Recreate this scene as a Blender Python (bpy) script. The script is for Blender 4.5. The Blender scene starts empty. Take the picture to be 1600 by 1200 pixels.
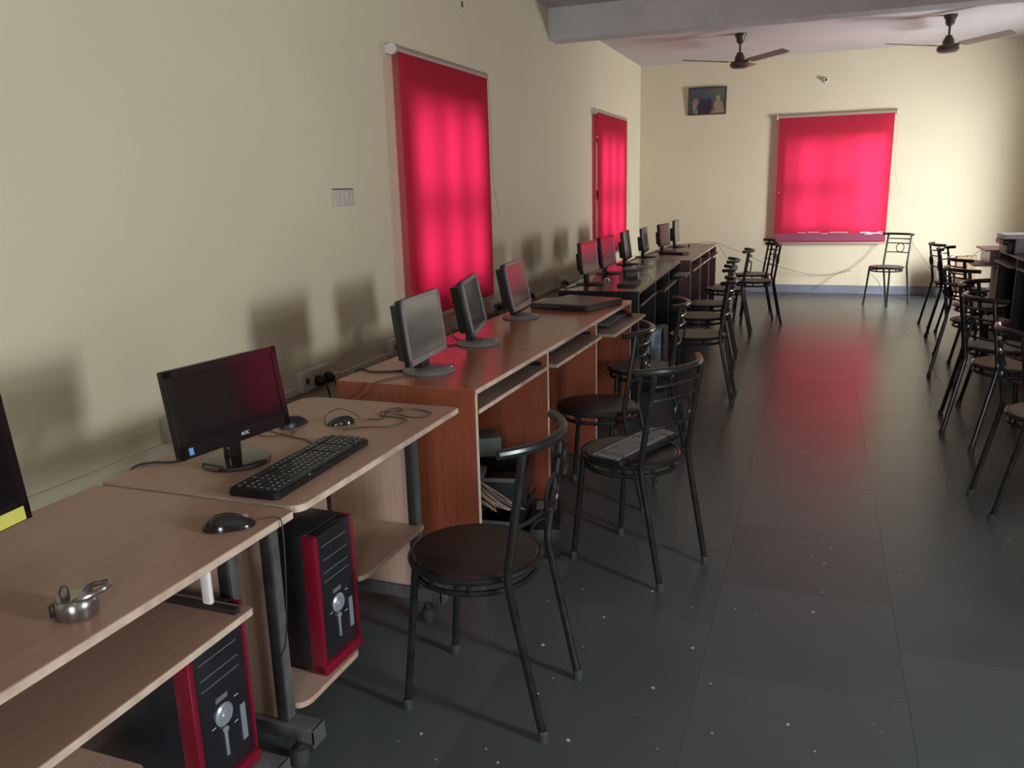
import bpy, bmesh, math, random
from mathutils import Vector, Matrix
random.seed(7)
PI = math.pi
scene = bpy.context.scene
COL = scene.collection

# ------------------------------------------------------------------ camera
cam_d = bpy.data.cameras.new('camera'); cam = bpy.data.objects.new('camera', cam_d); COL.objects.link(cam)
Rv = Vector((0.93717, 0.34790, -0.02599)); Uv = Vector((-0.05773, 0.22810, 0.97192)); Fv = Vector((-0.34406, 0.90936, -0.23386))
M = Matrix((Rv, Uv, -Fv)).transposed().to_4x4(); M.translation = Vector((0, 0, 1.4325))
cam.matrix_world = M
cam_d.sensor_width = 36; cam_d.lens = 36 * 1266.35 / 1600; cam_d.clip_start = 0.05; cam_d.clip_end = 100
scene.camera = cam

# ------------------------------------------------------------------ light
scene.view_settings.view_transform = 'Standard'; scene.view_settings.look = 'None'
scene.view_settings.gamma = 1.0; scene.view_settings.use_curve_mapping = False
scene.view_settings.exposure = 1.0
w = bpy.data.worlds.new('world'); scene.world = w; w.use_nodes = True
bgn = w.node_tree.nodes['Background']; bgn.inputs[0].default_value = (0.80, 0.90, 1.0, 1); bgn.inputs[1].default_value = 1.0
def area(name, loc, sx, sy, power, color, direction):
    d = bpy.data.lights.new(name, 'AREA'); d.shape = 'RECTANGLE'; d.size = sx; d.size_y = sy; d.energy = power; d.color = color
    o = bpy.data.objects.new(name, d); COL.objects.link(o); o.location = loc
    o.rotation_euler = Vector(direction).to_track_quat('-Z', 'Z').to_euler()
    return o
DAY = (0.88, 0.94, 1.0)
# daylight coming through the openings of the right-hand wall
area('daylight_near_window', (2.98, 0.93, 1.56), 0.50, 0.95, 220, DAY, (-1, 1.0, -0.06))
area('daylight_door', (3.55, 8.75, 1.25), 1.3, 1.7, 250, DAY, (-1, 0.62, -0.30))
area('daylight_door_side', (2.93, 9.54, 1.05), 0.75, 1.8, 110, DAY, (-1, -0.25, -0.1))
area('daylight_mid_window', (2.97, 4.75, 1.45), 1.15, 1.4, 16, DAY, (-1, 0, 0))
# daylight behind the three blinds in view
area('daylight_left_window', (-3.6, 5.03, 1.55), 2.6, 2.2, 55, DAY, (1, 0, 0))
area('daylight_left_far_window', (-3.6, 9.55, 1.55), 2.6, 2.2, 55, DAY, (1, 0, 0))
area('daylight_back_window', (0.12, 12.6, 1.55), 2.6, 2.2, 66, DAY, (0, -1, 0))
area('fill_rear_door', (0.6, -2.9, 1.1), 1.1, 1.9, 58, DAY, (0, 1, 0))  # unseen fill added behind the camera to lift the walls and shadows

# ------------------------------------------------------------------ materials
def mat(name, base, rough=0.5, metal=0.0, spec=0.5, noise=None, nscale=8, bump=0.0, bscale=60, coat=0.0, stretch=None, rrange=None):
    m = bpy.data.materials.new(name); m.use_nodes = True; nt = m.node_tree; b = nt.nodes['Principled BSDF']
    b.inputs['Base Color'].default_value = (*base, 1); b.inputs['Roughness'].default_value = rough
    b.inputs['Metallic'].default_value = metal; b.inputs['Specular IOR Level'].default_value = spec
    if coat: b.inputs['Coat Weight'].default_value = coat; b.inputs['Coat Roughness'].default_value = 0.12
    tc = nt.nodes.new('ShaderNodeTexCoord')
    src = tc.outputs['Object']
    if stretch:
        mp = nt.nodes.new('ShaderNodeMapping'); mp.inputs['Scale'].default_value = stretch; nt.links.new(src, mp.inputs[0]); src = mp.outputs[0]
    if noise is not None:
        n = nt.nodes.new('ShaderNodeTexNoise'); n.inputs['Scale'].default_value = nscale; n.inputs['Detail'].default_value = 6
        nt.links.new(src, n.inputs['Vector'])
        r = nt.nodes.new('ShaderNodeValToRGB'); r.color_ramp.elements[0].position = 0.3; r.color_ramp.elements[1].position = 0.7
        r.color_ramp.elements[0].color = (*base, 1); r.color_ramp.elements[1].color = (*noise, 1)
        nt.links.new(n.outputs['Fac'], r.inputs[0]); nt.links.new(r.outputs[0], b.inputs['Base Color'])
        if rrange:
            mr = nt.nodes.new('ShaderNodeMapRange'); mr.inputs['To Min'].default_value = rrange[0]; mr.inputs['To Max'].default_value = rrange[1]
            nt.links.new(n.outputs['Fac'], mr.inputs[0]); nt.links.new(mr.outputs[0], b.inputs['Roughness'])
    if bump:
        n2 = nt.nodes.new('ShaderNodeTexNoise'); n2.inputs['Scale'].default_value = bscale; n2.inputs['Detail'].default_value = 4
        nt.links.new(tc.outputs['Object'], n2.inputs['Vector'])
        bp = nt.nodes.new('ShaderNodeBump'); bp.inputs['Strength'].default_value = bump; bp.inputs['Distance'].default_value = 0.01
        nt.links.new(n2.outputs['Fac'], bp.inputs['Height']); nt.links.new(bp.outputs[0], b.inputs['Normal'])
    return m
wall_m = mat('wall_paint', (0.60, 0.53, 0.365), 0.75, noise=(0.57, 0.495, 0.345), nscale=1.3, bump=0.15, bscale=25)
ceil_m = mat('ceiling_paint', (0.56, 0.50, 0.48), 0.85, noise=(0.50, 0.455, 0.45), nscale=2.0, bump=0.2, bscale=18)
beam_m = mat('beam_paint', (0.60, 0.58, 0.57), 0.85, noise=(0.50, 0.49, 0.49), nscale=3.0, bump=0.35, bscale=22)
skirt_m = mat('skirting_stone', (0.20, 0.21, 0.25), 0.45, noise=(0.13, 0.14, 0.17), nscale=6)
joint_m = mat('floor_joint', (0.10, 0.10, 0.097), 0.8)
def tile_material():
    m = mat('kota_stone', (0.053, 0.059, 0.059), 0.3, noise=(0.070, 0.075, 0.075), nscale=1.6, bump=0.05, bscale=3.5, rrange=(0.24, 0.34), spec=0.5)
    return m
tile_m = tile_material()
lw_m = mat('light_laminate', (0.35, 0.20, 0.145), 0.38, noise=(0.30, 0.17, 0.122), nscale=5, stretch=(12, 1, 1), spec=0.4)
lwv_m = mat('light_laminate_vertical', (0.45, 0.29, 0.215), 0.5, noise=(0.37, 0.235, 0.175), nscale=6, stretch=(14, 14, 0.8))
tshelf_m = mat('tan_shelf', (0.26, 0.175, 0.13), 0.5, noise=(0.20, 0.13, 0.10), nscale=9)
edge_m = mat('pale_edge_band', (0.56, 0.42, 0.33), 0.5, noise=(0.40, 0.28, 0.21), nscale=25)
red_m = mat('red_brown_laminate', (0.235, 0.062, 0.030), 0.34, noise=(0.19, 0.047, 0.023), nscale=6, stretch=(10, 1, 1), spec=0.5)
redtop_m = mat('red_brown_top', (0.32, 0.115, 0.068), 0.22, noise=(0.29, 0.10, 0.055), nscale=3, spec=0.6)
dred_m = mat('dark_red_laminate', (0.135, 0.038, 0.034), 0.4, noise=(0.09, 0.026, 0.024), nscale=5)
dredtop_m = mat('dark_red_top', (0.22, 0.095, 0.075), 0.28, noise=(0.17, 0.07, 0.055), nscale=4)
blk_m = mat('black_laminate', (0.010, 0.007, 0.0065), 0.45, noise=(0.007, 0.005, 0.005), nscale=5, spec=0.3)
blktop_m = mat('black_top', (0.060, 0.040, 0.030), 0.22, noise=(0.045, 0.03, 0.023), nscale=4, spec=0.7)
shelf_m = mat('grey_brown_shelf', (0.17, 0.135, 0.125), 0.5, noise=(0.15, 0.11, 0.095), nscale=9)
frame_m = mat('chair_enamel', (0.008, 0.008, 0.007), 0.25, noise=(0.018, 0.017, 0.016), nscale=30, spec=0.30)
rub_m = mat('grey_rubber', (0.028, 0.028, 0.027), 0.7)
seatd_m = mat('dark_seat', (0.012, 0.008, 0.0075), 0.30, noise=(0.018, 0.012, 0.011), nscale=7, spec=0.35)
seatk_m = mat('khaki_seat', (0.20, 0.17, 0.11), 0.6, noise=(0.14, 0.12, 0.078), nscale=9)
seatg_m = mat('grey_brown_seat', (0.105, 0.09, 0.075), 0.5, noise=(0.055, 0.045, 0.038), nscale=9)
plast_m = mat('black_plastic', (0.011, 0.010, 0.010), 0.40, spec=0.28)
glos_m = mat('gloss_black_plastic', (0.012, 0.009, 0.009), 0.14, spec=0.6)
screen_m = mat('dark_screen', (0.010, 0.007, 0.008), 0.07, spec=0.65)
mscreen_m = mat('matte_screen', (0.040, 0.038, 0.040), 0.15, spec=0.9, coat=0.25)
grey_m = mat('grey_plastic', (0.13, 0.12, 0.12), 0.35)
key_m = mat('key_plastic', (0.022, 0.021, 0.021), 0.45)
ink_m = mat('key_legend', (0.45, 0.42, 0.40), 0.6)
white_m = mat('cream_plastic', (0.52, 0.47, 0.41), 0.45, noise=(0.43, 0.38, 0.31), nscale=20)
whitebar_m = mat('white_bar', (0.62, 0.57, 0.54), 0.45)
slot_m = mat('socket_slot', (0.05, 0.04, 0.035), 0.6)
tred_m = mat('tower_red', (0.16, 0.005, 0.017), 0.25, spec=0.6)
towb_m = mat('tower_black', (0.010, 0.010, 0.012), 0.3, noise=(0.016, 0.016, 0.02), nscale=12)
silver_m = mat('silver_plastic', (0.42, 0.45, 0.50), 0.28, metal=0.6)
steel_m = mat('worn_steel', (0.42, 0.41, 0.40), 0.26, metal=0.9, noise=(0.20, 0.17, 0.15), nscale=18)
dsteel_m = mat('dark_steel', (0.010, 0.008, 0.008), 0.5, metal=0.0, noise=(0.026, 0.022, 0.020), nscale=14)
gal_m = mat('dusty_metal', (0.085, 0.083, 0.08), 0.65, metal=0.0, noise=(0.045, 0.044, 0.042), nscale=20)
cable_m = mat('black_cable', (0.018, 0.013, 0.012), 0.55)
brcable_m = mat('brown_cable', (0.055, 0.028, 0.020), 0.5)
copper_m = mat('tan_wires', (0.30, 0.19, 0.13), 0.55)
fan_m = mat('brown_fan', (0.060, 0.032, 0.024), 0.4, noise=(0.04, 0.022, 0.018), nscale=9)
blade_m = mat('fan_blade', (0.13, 0.085, 0.06), 0.4)
roller_m = mat('blind_roller', (0.33, 0.25, 0.20), 0.45)
alu_m = mat('window_frame_metal', (0.35, 0.33, 0.32), 0.5)
pic_blue = mat('print_blue', (0.016, 0.018, 0.05), 0.3, noise=(0.035, 0.045, 0.10), nscale=9)
pic_skin = mat('print_skin', (0.50, 0.22, 0.14), 0.35)
pic_gold = mat('print_gold', (0.58, 0.32, 0.15), 0.35, noise=(0.24, 0.11, 0.05), nscale=30)
pic_black = mat('print_black', (0.014, 0.011, 0.012), 0.35)
pic_white = mat('print_white', (0.50, 0.42, 0.40), 0.35)
pic_green = mat('print_foliage', (0.03, 0.045, 0.025), 0.35, noise=(0.09, 0.12, 0.08), nscale=60)
pframe_m = mat('dark_picture_frame', (0.030, 0.014, 0.010), 0.35)
paper_m = mat('white_paper', (0.70, 0.70, 0.73), 0.7)
bpaper_m = mat('bluish_paper', (0.42, 0.48, 0.60), 0.7, noise=(0.30, 0.35, 0.46), nscale=30)
yel_m = mat('yellow_label', (0.55, 0.52, 0.10), 0.5)
blue_m = mat('blue_sticker', (0.10, 0.25, 0.50), 0.4)
card_m = mat('cardboard', (0.27, 0.18, 0.105), 0.8, noise=(0.19, 0.12, 0.065), nscale=5, stretch=(20, 20, 1))
dirt_m = mat('litter', (0.34, 0.33, 0.30), 0.8)
led_m = mat('silver_dot', (0.6, 0.6, 0.6), 0.3, metal=0.5)

def blind_material():
    m = bpy.data.materials.new('red_blind_fabric'); m.use_nodes = True; nt = m.node_tree; nt.nodes.clear()
    out = nt.nodes.new('ShaderNodeOutputMaterial'); mx = nt.nodes.new('ShaderNodeMixShader')
    tr = nt.nodes.new('ShaderNodeBsdfTranslucent'); df = nt.nodes.new('ShaderNodeBsdfDiffuse')
    tr.inputs[0].default_value = (0.86, 0.020, 0.085, 1); df.inputs[0].default_value = (0.46, 0.045, 0.075, 1)
    mx.inputs[0].default_value = 0.5
    tc = nt.nodes.new('ShaderNodeTexCoord'); wv = nt.nodes.new('ShaderNodeTexNoise'); wv.inputs['Scale'].default_value = 350
    bp = nt.nodes.new('ShaderNodeBump'); bp.inputs['Strength'].default_value = 0.3; bp.inputs['Distance'].default_value = 0.001
    nt.links.new(tc.outputs['Object'], wv.inputs['Vector']); nt.links.new(wv.outputs['Fac'], bp.inputs['Height']); nt.links.new(bp.outputs[0], df.inputs['Normal'])
    nt.links.new(df.outputs[0], mx.inputs[1]); nt.links.new(tr.outputs[0], mx.inputs[2]); nt.links.new(mx.outputs[0], out.inputs[0])
    return m
blind_m = blind_material()
def glass_material():
    m = bpy.data.materials.new('window_glass'); m.use_nodes = True; nt = m.node_tree; nt.nodes.clear()
    out = nt.nodes.new('ShaderNodeOutputMaterial'); mx = nt.nodes.new('ShaderNodeMixShader'); mx.inputs[0].default_value = 0.08
    a = nt.nodes.new('ShaderNodeBsdfTransparent'); a.inputs[0].default_value = (0.86, 0.89, 0.88, 1)
    g = nt.nodes.new('ShaderNodeBsdfGlossy'); g.inputs['Roughness'].default_value = 0.03
    nt.links.new(a.outputs[0], mx.inputs[1]); nt.links.new(g.outputs[0], mx.inputs[2]); nt.links.new(mx.outputs[0], out.inputs[0])
    return m
glass_m = glass_material()

# ------------------------------------------------------------------ mesh helpers
class MB:
    def __init__(s): s.bm = bmesh.new()
    def box(s, lo, hi, bev=0.0, rot=None, about=None):
        lo, hi = Vector(lo), Vector(hi); c = (lo + hi) / 2; d = hi - lo
        r = bmesh.ops.create_cube(s.bm, size=1.0)['verts']
        for v in r: v.co = Vector((v.co.x * d.x, v.co.y * d.y, v.co.z * d.z)) + c
        if bev:
            es = list({e for v in r for e in v.link_edges})
            q = bmesh.ops.bevel(s.bm, geom=es, offset=bev, segments=2, affect='EDGES', profile=0.5)
            r = list({v for f in q['faces'] for v in f.verts} | {v for v in r if v.is_valid})
        if rot is not None:
            p = Vector(about) if about else c
            for v in r: v.co = rot @ (v.co - p) + p
        return s
    def tube(s, pts, r, seg=8, caps=True, closed=False):
        pts = [Vector(p) for p in pts]; n = len(pts); rings = []; prev = None
        rr = r if isinstance(r, (list, tuple)) else [r] * n
        for i, p in enumerate(pts):
            a = pts[(i - 1) % n] if (closed or i > 0) else p; b = pts[(i + 1) % n] if (closed or i < n - 1) else p
            t = (b - a).normalized()
            if prev is None:
                u = t.orthogonal().normalized()
            else:
                u = (prev - t * prev.dot(t)); u = u.normalized() if u.length > 1e-6 else t.orthogonal().normalized()
            prev = u; v = t.cross(u)
            rings.append([s.bm.verts.new(p + (u * math.cos(2 * PI * k / seg) + v * math.sin(2 * PI * k / seg)) * rr[i]) for k in range(seg)])
        m = n if closed else n - 1
        for i in range(m):
            A, B = rings[i], rings[(i + 1) % n]
            off = 0
            if closed and i == n - 1:
                off = min(range(seg), key=lambda o: (A[0].co - B[o].co).length)
            for k in range(seg):
                s.bm.faces.new((A[k], A[(k + 1) % seg], B[(k + 1 + off) % seg], B[(k + off) % seg]))
        if caps and not closed:
            s.bm.faces.new(list(reversed(rings[0]))); s.bm.faces.new(rings[-1])
        return s
    def lathe(s, prof, seg=24, center=(0, 0, 0), axis='z'):
        c = Vector(center); rings = []
        def P(r, h, a):
            x, y = r * math.cos(a), r * math.sin(a)
            return c + (Vector((x, y, h)) if axis == 'z' else (Vector((h, x, y)) if axis == 'x' else Vector((x, h, y))))
        for r, h in prof:
            rings.append([s.bm.verts.new(P(r, h, 0))] if r < 1e-6 else [s.bm.verts.new(P(r, h, 2 * PI * k / seg)) for k in range(seg)])
        for A, B in zip(rings, rings[1:]):
            for k in range(seg):
                a0, a1 = A[k % len(A)], A[(k + 1) % len(A)]; b0, b1 = B[k % len(B)], B[(k + 1) % len(B)]
                vs = []
                for v in (a0, a1, b1, b0):
                    if v not in vs: vs.append(v)
                if len(vs) > 2: s.bm.faces.new(vs)
        return s
    def prism(s, out, z0, z1, bev=0.0):
        b = [s.bm.verts.new((x, y, z0)) for x, y in out]; t = [s.bm.verts.new((x, y, z1)) for x, y in out]
        fs = [s.bm.faces.new(list(reversed(b))), s.bm.faces.new(t)]
        n = len(out)
        for i in range(n): fs.append(s.bm.faces.new((b[i], b[(i + 1) % n], t[(i + 1) % n], t[i])))
        if bev:
            es = [e for e in fs[1].edges] + [e for e in fs[0].edges]
            bmesh.ops.bevel(s.bm, geom=es, offset=bev, segments=1, affect='EDGES')
        return s
    def xform(s, mtx): bmesh.ops.transform(s.bm, matrix=mtx, verts=s.bm.verts); return s
    def build(s, name, material, parent=None, smooth=True, **props):
        bmesh.ops.recalc_face_normals(s.bm, faces=s.bm.faces)
        me = bpy.data.meshes.new(name); s.bm.to_mesh(me); s.bm.free(); me.materials.append(material)
        if smooth:
            for p in me.polygons: p.use_smooth = True
            try: me.set_sharp_from_angle(angle=math.radians(35))
            except Exception: pass
        o = bpy.data.objects.new(name, me); COL.objects.link(o)
        if parent: o.parent = parent
        for k, v in props.items(): o[k] = v
        return o
def thing(name, label, cat, loc=(0, 0, 0), rz=0, group=None):
    o = bpy.data.objects.new(name, None); COL.objects.link(o); o.empty_display_size = 0.1
    o.location = loc; o.rotation_euler = (0, 0, rz); o['label'] = label; o['category'] = cat
    if group: o['group'] = group
    return o
def tag(o, label, cat, group=None):
    o['label'] = label; o['category'] = cat
    if group: o['group'] = group
    return o
def struct(o): o['kind'] = 'structure'; return o
def kids(o): return [c for c in COL.objects if c.parent == o]
def copy_tree(o, parent=None, swap=None):
    c = o.copy(); COL.objects.link(c)
    if parent: c.parent = parent
    if swap and o.name.split('.')[0] in swap:
        c.data = swap[o.name.split('.')[0]]
    for ch in kids(o): copy_tree(ch, c, swap)
    return c
def rrect(x0, y0, x1, y1, r, n=5):
    """rounded rectangle, r = radii of (x0y0, x1y0, x1y1, x0y1)"""
    out = []
    for (cx, cy, a0, rad) in ((x0 + r[0], y0 + r[0], PI, r[0]), (x1 - r[1], y0 + r[1], 1.5 * PI, r[1]), (x1 - r[2], y1 - r[2], 0, r[2]), (x0 + r[3], y1 - r[3], PI / 2, r[3])):
        if rad < 1e-5: out.append((cx, cy)); continue
        for k in range(n + 1):
            a = a0 + PI / 2 * k / n; out.append((cx + rad * math.cos(a), cy + rad * math.sin(a)))
    return out
def smoothpath(pts, sub=6):
    pts = [Vector(p) for p in pts]; out = []
    for i in range(len(pts) - 1):
        p0 = pts[max(i - 1, 0)]; p1 = pts[i]; p2 = pts[i + 1]; p3 = pts[min(i + 2, len(pts) - 1)]
        for k in range(sub):
            t = k / sub
            out.append(0.5 * ((2 * p1) + (p2 - p0) * t + (2 * p0 - 5 * p1 + 4 * p2 - p3) * t * t + (3 * p1 - p0 - 3 * p2 + p3) * t ** 3))
    out.append(pts[-1]); return out
def text_mesh(name, body, size, extrude, material, parent, mtx):
    cu = bpy.data.curves.new(name, 'FONT'); cu.body = body; cu.size = size; cu.extrude = extrude; cu.align_x = 'CENTER'; cu.align_y = 'CENTER'
    t = bpy.data.objects.new(name + '_src', cu); COL.objects.link(t)
    bpy.context.view_layer.update()
    me = bpy.data.meshes.new_from_object(t.evaluated_get(bpy.context.evaluated_depsgraph_get()))
    bpy.data.objects.remove(t); me.transform(mtx); me.materials.clear(); me.materials.append(material)
    o = bpy.data.objects.new(name, me); COL.objects.link(o); o.parent = parent
    return o

# ------------------------------------------------------------------ room
XL, XR, YB, YR, ZC = -2.349, 2.65, 11.376, -2.6, 2.974
T = 0.25
def wall_x(name, x0, x1, holes):
    """wall running along y between x0..x1 with rectangular holes (y0,y1,z0,z1)"""
    mb = MB(); y = YR - T
    for (a, b, c, d) in sorted(holes):
        mb.box((x0, y, 0), (x1, a, ZC)); 
        if c > 0: mb.box((x0, a, 0), (x1, b, c))
        mb.box((x0, a, d), (x1, b, ZC)); y = b
    mb.box((x0, y, 0), (x1, YB + T, ZC))
    return struct(mb.build(name, wall_m, smooth=False))
def wall_y(name, y0, y1, holes):
    mb = MB(); x = XL
    for (a, b, c, d) in sorted(holes):
        mb.box((x, y0, 0), (a, y1, ZC))
        if c > 0: mb.box((a, y0, 0), (b, y1, c))
        mb.box((a, y0, d), (b, y1, ZC)); x = b
    mb.box((x, y0, 0), (XR, y1, ZC))
    return struct(mb.build(name, wall_m, smooth=False))
WZ0, WZ1 = 0.80, 1.97
wall_x('wall_left', XL - T, XL, [(4.52, 5.60, WZ0, WZ1), (9.03, 10.16, WZ0, WZ1)])
wall_x('wall_right', XR, XR + T, [(0.78, 1.30, 1.08, 2.03), (4.15, 5.35, 0.75, 2.10), (9.10, 9.98, 0.0, 2.0)])
wall_y('wall_back', YB, YB + T, [(-0.44, 0.70, WZ0 + 0.02, WZ1 - 0.02)])
wall_y('wall_rear', YR - T, YR, [(0.0, 1.2, 0.0, 2.1)])
struct(MB().box((XL - T, YR - T, ZC), (XR + T, YB + T, ZC + 0.15)).build('ceiling', ceil_m, smooth=False))
struct(MB().box((XL, 7.37, 2.71), (XR, 7.60, ZC)).build('trim_1', beam_m, smooth=False))
# floor of stone slabs, joints recessed
fl = struct(MB().box((XL - T, YR - T, -0.12), (XR + T, YB + T, -0.0008)).build('floor', joint_m, smooth=False))
TS = 0.573; x_seam0 = -0.262; tb = MB().box((0.0007, 0.0007, -0.02), (TS - 0.0007, TS - 0.0007, 0.0), bev=0.0)
tile_me = None; ix = -4
mats_t = []
for k in range(5):
    c = 0.88 + 0.06 * k
    m = tile_m.copy(); m.name = 'kota_stone_tone'
    for nd in m.node_tree.nodes:
        if nd.type == 'VALTORGB':
            for e in nd.color_ramp.elements: e.color = (e.color[0] * c, e.color[1] * c, e.color[2] * c, 1)
    mats_t.append(m)
tb_o = tb.build('tile', mats_t[0], fl, smooth=False); protos = [tb_o.data]
for m in mats_t[1:]:
    me = tb_o.data.copy(); me.materials[0] = m; protos.append(me)
first = True; ntile = 0
def clip_tile(x, y):
    """tiles cut at the walls get their own small mesh"""
    x0, x1, y0, y1 = max(x, XL), min(x + TS, XR), max(y, YR), min(y + TS, YB)
    if x1 - x0 < 0.02 or y1 - y0 < 0.02: return None
    return MB().box((x0 + .0007, y0 + .0007, -0.02), (x1 - .0007, y1 - .0007, 0.0)).build('tile', random.choice(mats_t), fl, smooth=False)
x = x_seam0 - 4 * TS
while x < XR:
    col_i = round((x - x_seam0) / TS)
    y = (2.25 if col_i % 2 == 0 else 1.955) - 9 * TS
    while y < YB:
        inside = x >= XL and x + TS <= XR and y >= YR and y + TS <= YB
        if inside:
            o = tb_o if first else bpy.data.objects.new('tile', random.choice(protos))
            if not first: COL.objects.link(o); o.parent = fl
            first = False; o.location = (x, y, 0)
        else: clip_tile(x, y)
        y += TS
    x += TS
# skirtings and wall trunking
mb = MB(); xx = XL
for xe in (-1.4, -0.5, -0.02, 0.95, 1.9, XR):
    mb.box((xx + .001, YB - 0.018, 0), (xe - .001, YB, 0.105), bev=0.002); xx = xe
struct(mb.build('baseboard_back', skirt_m, smooth=False))
mb = MB(); yy = YR
while yy < YB - 0.02:
    ye = min(yy + 1.1, YB - 0.02); mb.box((XL, yy + .001, 0), (XL + 0.018, ye - .001, 0.105), bev=0.002); yy = ye
struct(mb.build('baseboard_left', skirt_m, smooth=False))
mb = MB(); yy = YR
while yy < YB - 0.02:
    ye = min(yy + 1.1, YB - 0.02)
    if not (ye > 9.08 and yy < 10.0): mb.box((XR - 0.018, yy + .001, 0), (XR, ye - .001, 0.105), bev=0.002)
    yy = ye
struct(mb.build('baseboard_right', skirt_m, smooth=False))
mb = MB(); yy = -1.0; k = 0
while yy < 10.9:
    ye = yy + 1.15; dz = [0.0, 0.012, -0.006, 0.008][k % 4]
    mb.box((XL, yy, 0.475 + dz), (XL + 0.020, ye - 0.004, 0.512 + dz), bev=0.003); yy = ye; k += 1
struct(mb.build('trim_2', wall_m, smooth=False))

# windows (frames, bars, panes) ------------------------------------------------
def window_left(idx, y0, y1, z0, z1, n=3, zt=1.34, xw=None):
    fr = struct(MB().box((0, 0, 0), (0.001, 0.001, 0.001)).build('window_%d' % idx, alu_m)); fr.data.clear_geometry()
    mb = MB(); xa, xb = (XL - 0.13, XL - 0.08) if xw is None else xw
    for (a, b, c, d) in ((y0, y0 + .05, z0, z1), (y1 - .05, y1, z0, z1), (y0, y1, z0, z0 + .05), (y0, y1, z1 - .05, z1)):
        mb.box((xa, a, c), (xb, b, d))
    W = (y1 - y0) / n
    for k in range(1, n): mb.box((xa, y0 + W * k - .045, z0), (xb, y0 + W * k + .045, z1))
    mb.box((xa, y0, zt - .05), (xb, y1, zt + .05))
    me = mb.build('window_frame', alu_m, fr, smooth=False)
    xm = (xa + xb) / 2
    for k in range(n):
        for (c, d) in ((z0 + .05, zt - .05), (zt + .05, z1 - .05)):
            MB().box((xm - .002, y0 + W * k + .045, c), (xm + .002, y0 + W * (k + 1) - .045, d)).build('pane', glass_m, fr, smooth=False)
    return fr
window_left(1, 4.52, 5.60, WZ0, WZ1)
window_left(2, 9.03, 10.16, WZ0, WZ1)
fr3 = window_left(3, -0.70, 0.44, WZ0 + .02, WZ1 - .02)
RB = Matrix.Rotation(-PI / 2, 4, 'Z')
for o in kids(fr3):
    o.data.transform(Matrix.Translation((0, YB - XL * 0, 0)) @ Matrix.Rotation(-PI / 2, 4, 'Z') @ Matrix.Translation((-XL, 0, 0)))
window_left(4, 0.78, 1.30, 1.08, 2.03, n=1, zt=1.75, xw=(XR + .11, XR + .15))
window_left(5, 4.15, 5.35, 0.75, 2.10, n=3, zt=1.3, xw=(XR + .11, XR + .17))
dj = struct(MB().box((XR + .05, 9.10, 0), (XR + .14, 9.15, 2.0)).box((XR + .05, 9.93, 0), (XR + .14, 9.98, 2.0)).box((XR + .05, 9.10, 1.95), (XR + .14, 9.98, 2.0)).build('door_1', dsteel_m, smooth=False))
struct(MB().box((-0.0, YR - .16, 0), (.05, YR - .06, 2.1)).box((1.15, YR - .16, 0), (1.2, YR - .06, 2.1)).box((0, YR - .16, 2.05), (1.2, YR - .06, 2.1)).build('door_2', dsteel_m, smooth=False))

# blinds ------------------------------------------------------------------------
def blind(label, w, z0, z1, cells=None, chain_side=1, bar=True):
    """local frame: hangs in the plane x = 0 facing +x, spans y -w/2..w/2"""
    t = thing('roller_blind', label, 'blind', group=None)
    MB().tube([(0.004, -w / 2 - .018, z1 + .012), (0.004, w / 2 + .018, z1 + .012)], 0.030, 14).build('roller', roller_m, t)
    for sgn in (-1, 1):
        MB().lathe([(0, -.008), (.030, -.008), (.033, 0), (.030, .008), (0, .008)], 16, (.004, sgn * (w / 2 + .027), z1 + .012), 'y').box((-.031, sgn * (w / 2 + .027) - .0065, z1 - .012), (.004, sgn * (w / 2 + .027) + .0065, z1 + .036)).build('bracket', whitebar_m, t, label='pale end bracket of the roller')
    mb = MB(); ny, nz = 24, 36; g = {}
    for i in range(ny + 1):
        for j in range(nz + 1):
            y = -w / 2 + w * i / ny; z = z0 + (z1 - z0) * j / nz
            g[i, j] = mb.bm.verts.new((0.032 + 0.0035 * math.sin(i * .55 + j * .07) * (1 - j / nz), y, z))
    for i in range(ny):
        for j in range(nz): mb.bm.faces.new((g[i, j], g[i + 1, j], g[i + 1, j + 1], g[i, j + 1]))
    mb.build('fabric', blind_m, t)
    if bar: MB().box((.020, -w / 2, z0 - .022), (.040, w / 2, z0 + .004), bev=.004).build('bottom_bar', roller_m, t)
    yc = chain_side * (w / 2 + .035); zl = z0 + (z1 - z0) * .38
    pts = [(0.03, yc, z1)] + [(0.035, yc + .005, z1 - .5), (0.035, yc + .03, zl + .2), (0.04, yc + .085, zl + .06), (0.04, yc + .075, zl), (.04, yc + .02, zl - .03), (.035, yc - .01, zl + .02)]
    MB().tube(smoothpath(pts), 0.0018, 5).build('pull_chain', roller_m, t)
    return t
b1 = blind('large red roller blind on the left wall, nearest the camera', 1.34, 0.655, 2.205)
b1.location = (XL + 0.032, 5.03, 0)
b2 = blind('narrow-looking red roller blind on the left wall next to the far corner', 1.42, 0.675, 2.205)
b2.location = (XL + 0.032, 9.56, 0)
b3 = blind('wide red roller blind on the far wall with torn lower hem', 1.335, 0.66, 2.215, chain_side=1)
b3.location = (0.118, YB - 0.032, 0); b3.rotation_euler = (0, 0, -PI / 2)
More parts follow.
